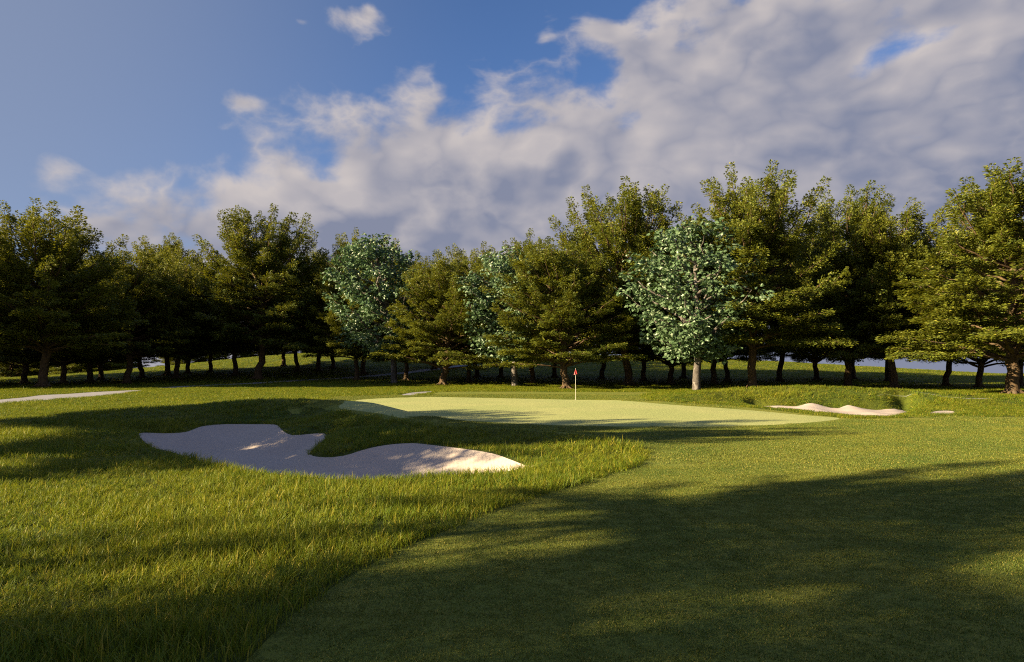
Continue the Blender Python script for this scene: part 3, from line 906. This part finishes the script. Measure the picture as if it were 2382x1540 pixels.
# ------------------------------------------------------------------ sky
w = bpy.data.worlds.new('World'); scene.world = w; w.use_nodes = True
nt = w.node_tree; nt.nodes.clear()
wo = nt.nodes.new('ShaderNodeOutputWorld'); bg = nt.nodes.new('ShaderNodeBackground')
sky = nt.nodes.new('ShaderNodeTexSky'); sky.sky_type = 'NISHITA'; sky.sun_disc = False
sky.sun_elevation = R(SUN_EL); sky.sun_rotation = R(270 - SUN_BACK)
sky.air_density = .75; sky.dust_density = .6; sky.ozone_density = 2.5
tc = nt.nodes.new('ShaderNodeTexCoord')
sep = nt.nodes.new('ShaderNodeSeparateXYZ'); lk(nt, tc.outputs['Generated'], sep.inputs[0])
dx, dy, dz = sep.outputs
az = mth(nt, 'ARCTAN2', dx, dy)
hor = mth(nt, 'SQRT', mth(nt, 'ADD', mth(nt, 'MULTIPLY', dx, dx), mth(nt, 'MULTIPLY', dy, dy)))
te = mth(nt, 'DIVIDE', dz, mth(nt, 'MAXIMUM', hor, .05))
def sk(X, Y):                       # display pixel -> azimuth, tan(elevation)
    u, v = upx(X, Y); a = math.atan(u)
    return a, v * math.cos(a)
def comb(x, y, z=0.0):
    n = nt.nodes.new('ShaderNodeCombineXYZ')
    for i, q in enumerate((x, y, z)):
        if isinstance(q, (int, float)):
            n.inputs[i].default_value = q
        else:
            lk(nt, q, n.inputs[i])
    return n.outputs[0]
vec = comb(az, mth(nt, 'MULTIPLY', te, 1.25), 3.7)
warp = noise(nt, vec, 3.2, 3, .5)
warp2 = noise(nt, comb(az, te, 9.1), 3.2, 3, .5)
azw = mth(nt, 'ADD', az, mth(nt, 'MULTIPLY', mth(nt, 'SUBTRACT', warp, .5), .10))
tew = mth(nt, 'ADD', te, mth(nt, 'MULTIPLY', mth(nt, 'SUBTRACT', warp2, .5), .08))
vw = comb(azw, mth(nt, 'MULTIPLY', tew, 1.35), 1.3)
def cloud_noise(v, det):
    big_ = noise(nt, v, 4.2, det, .56)
    bil = mth(nt, 'ABSOLUTE', mth(nt, 'SUBTRACT', noise(nt, v, 9.0, max(det - 2, 1), .5), .5))
    return mth(nt, 'ADD', mth(nt, 'MULTIPLY', big_, .85), mth(nt, 'MULTIPLY_ADD', bil, -1.1, .20))
fb = cloud_noise(vw, 8)
vw2 = comb(mth(nt, 'ADD', azw, -.035), mth(nt, 'MULTIPLY', mth(nt, 'ADD', tew, .028), 1.35), 1.3)
fb2 = cloud_noise(vw2, 4)
# upper edge of the cloud bank as a curve over azimuth
ramp = nt.nodes.new('ShaderNodeValToRGB'); cr = ramp.color_ramp; cr.interpolation = 'EASE'
A0, A1 = -.75, .75
edge = [(-100, 590), (170, 545), (260, 485), (420, 432), (520, 338), (640, 325), (770, 280), (890, 225), (1000, 175), (1200, 195), (1300, 150), (1400, 105), (1470, -60), (2382, -300)]
for i, (X, Y) in enumerate(edge):
    a, e = sk(X, Y); p = (a - A0) / (A1 - A0)
    el = cr.elements[i] if i < 2 else cr.elements.new(min(max(p, 0), 1))
    el.position = min(max(p, 0), 1); v = min(max(e, 0), 1); el.color = (v, v, v, 1)
cr.interpolation = 'LINEAR'
lk(nt, mth(nt, 'DIVIDE', mth(nt, 'SUBTRACT', az, A0), A1 - A0), ramp.inputs[0])
b_el = ramp.outputs[0]
cov = mth(nt, 'SUBTRACT', b_el, te)
cov = mth(nt, 'MULTIPLY', mth(nt, 'MINIMUM', cov, .15), 5.0)
def blob(X, Y, rx, ry, amp, tilt=0.0):
    a, e = sk(X, Y); sx_, sy_ = rx * K / F, ry * K / F
    du = mth(nt, 'SUBTRACT', azw, a); dv = mth(nt, 'SUBTRACT', tew, e)
    c, s = math.cos(tilt), math.sin(tilt)
    p = mth(nt, 'DIVIDE', mth(nt, 'ADD', mth(nt, 'MULTIPLY', du, c), mth(nt, 'MULTIPLY', dv, s)), sx_)
    q = mth(nt, 'DIVIDE', mth(nt, 'SUBTRACT', mth(nt, 'MULTIPLY', dv, c), mth(nt, 'MULTIPLY', du, s)), sy_)
    r2 = mth(nt, 'ADD', mth(nt, 'MULTIPLY', p, p), mth(nt, 'MULTIPLY', q, q))
    return mth(nt, 'MULTIPLY', mth(nt, 'EXPONENT', mth(nt, 'MULTIPLY', r2, -1.0)), amp)
for args in ((805, 45, 85, 48, 1.0), (690, 60, 30, 14, .55), (890, 30, 34, 22, .5), (548, 240, 42, 22, .62), (130, 355, 48, 36, .5), (1255, 95, 22, 20, .35),
             (1370, 60, 40, 40, .45), (2050, 110, 60, 34, -.36, .30), (2130, 84, 80, 30, -.36, .25), (2370, 20, 60, 30, -.45, .3), (250, 500, 60, 18, .3)):
    cov = mth(nt, 'ADD', cov, blob(*args))
cov = mth(nt, 'ADD', cov, mrange(nt, mth(nt, 'ABSOLUTE', az), .85, 1.3, 0.0, .75))  # unseen cloud added beside and behind the view for brighter, greyer fill light
dens = mth(nt, 'ADD', cov, mth(nt, 'MULTIPLY', mth(nt, 'SUBTRACT', fb, .51), 2.0))
alpha = mrange(nt, dens, -.06, .50)
thick = mrange(nt, dens, .15, 1.0)
# light comes from the upper left: compare density with the density a step towards the sun
lit = mth(nt, 'ADD', .50, mth(nt, 'MULTIPLY', mth(nt, 'SUBTRACT', fb, fb2), 2.2))
soft = noise(nt, comb(az, mth(nt, 'MULTIPLY', te, 2.2), 6.0), 4.0, 4, .5)
lit = mth(nt, 'ADD', lit, mth(nt, 'MULTIPLY', mth(nt, 'SUBTRACT', soft, .5), 1.25))
low = mrange(nt, te, .05, .40)
lit = mth(nt, 'ADD', lit, mth(nt, 'MULTIPLY', mth(nt, 'SUBTRACT', low, .5), .35))
lit = mth(nt, 'SUBTRACT', lit, mth(nt, 'MULTIPLY', mrange(nt, az, -.1, .65), .28), clamp=True)
lit = mth(nt, 'ADD', lit, mth(nt, 'MULTIPLY', mth(nt, 'SUBTRACT', .45, thick), .45), clamp=True)
CS = 1.0
c_sh = (1.1 * CS, 1.2 * CS, 1.65 * CS); c_li = (2.85 * CS, 2.58 * CS, 2.5 * CS)
ccol = mixc(nt, lit, c_sh, c_li)
# thin parts let the sky through; a veil near the horizon
skyc = mixc(nt, 1.0, sky.outputs[0], (.55, .64, .78), 'MULTIPLY')
veil = mth(nt, 'MULTIPLY', mrange(nt, te, .0, .40, 1.0, 0.0), .95)
lef = mrange(nt, az, -.75, .0, .75, 0.0)
veil = mth(nt, 'MAXIMUM', veil, lef)
skyc = mixc(nt, veil, skyc, (1.25, 1.45, 1.95))
final = mixc(nt, mth(nt, 'MULTIPLY', alpha, .96), skyc, ccol)
lk(nt, final, bg.inputs[0]); bg.inputs[1].default_value = SKY_STR
lk(nt, bg.outputs[0], wo.inputs[0])

sd = bpy.data.lights.new('sun', 'SUN'); so = bpy.data.objects.new('sun', sd); COL.objects.link(so)
sd.energy = SUN_STR; sd.angle = R(.5); sd.color = (1.0, .79, .455)
sdir = Vector((-math.cos(R(SUN_BACK)) * math.cos(R(SUN_EL)), -math.sin(R(SUN_BACK)) * math.cos(R(SUN_EL)), math.sin(R(SUN_EL))))
so.rotation_euler = sdir.to_track_quat('Z', 'Y').to_euler(); so.location = (-60, -20, 60)

vs = scene.view_settings
vs.view_transform = 'Standard'; vs.look = 'None'; vs.exposure = EXPO; vs.gamma = 1.0; vs.use_curve_mapping = False
scene.cycles.max_bounces = 8; scene.cycles.transparent_max_bounces = 4
scene.cycles.use_denoising = False
scene.cycles.filter_width = 1.1
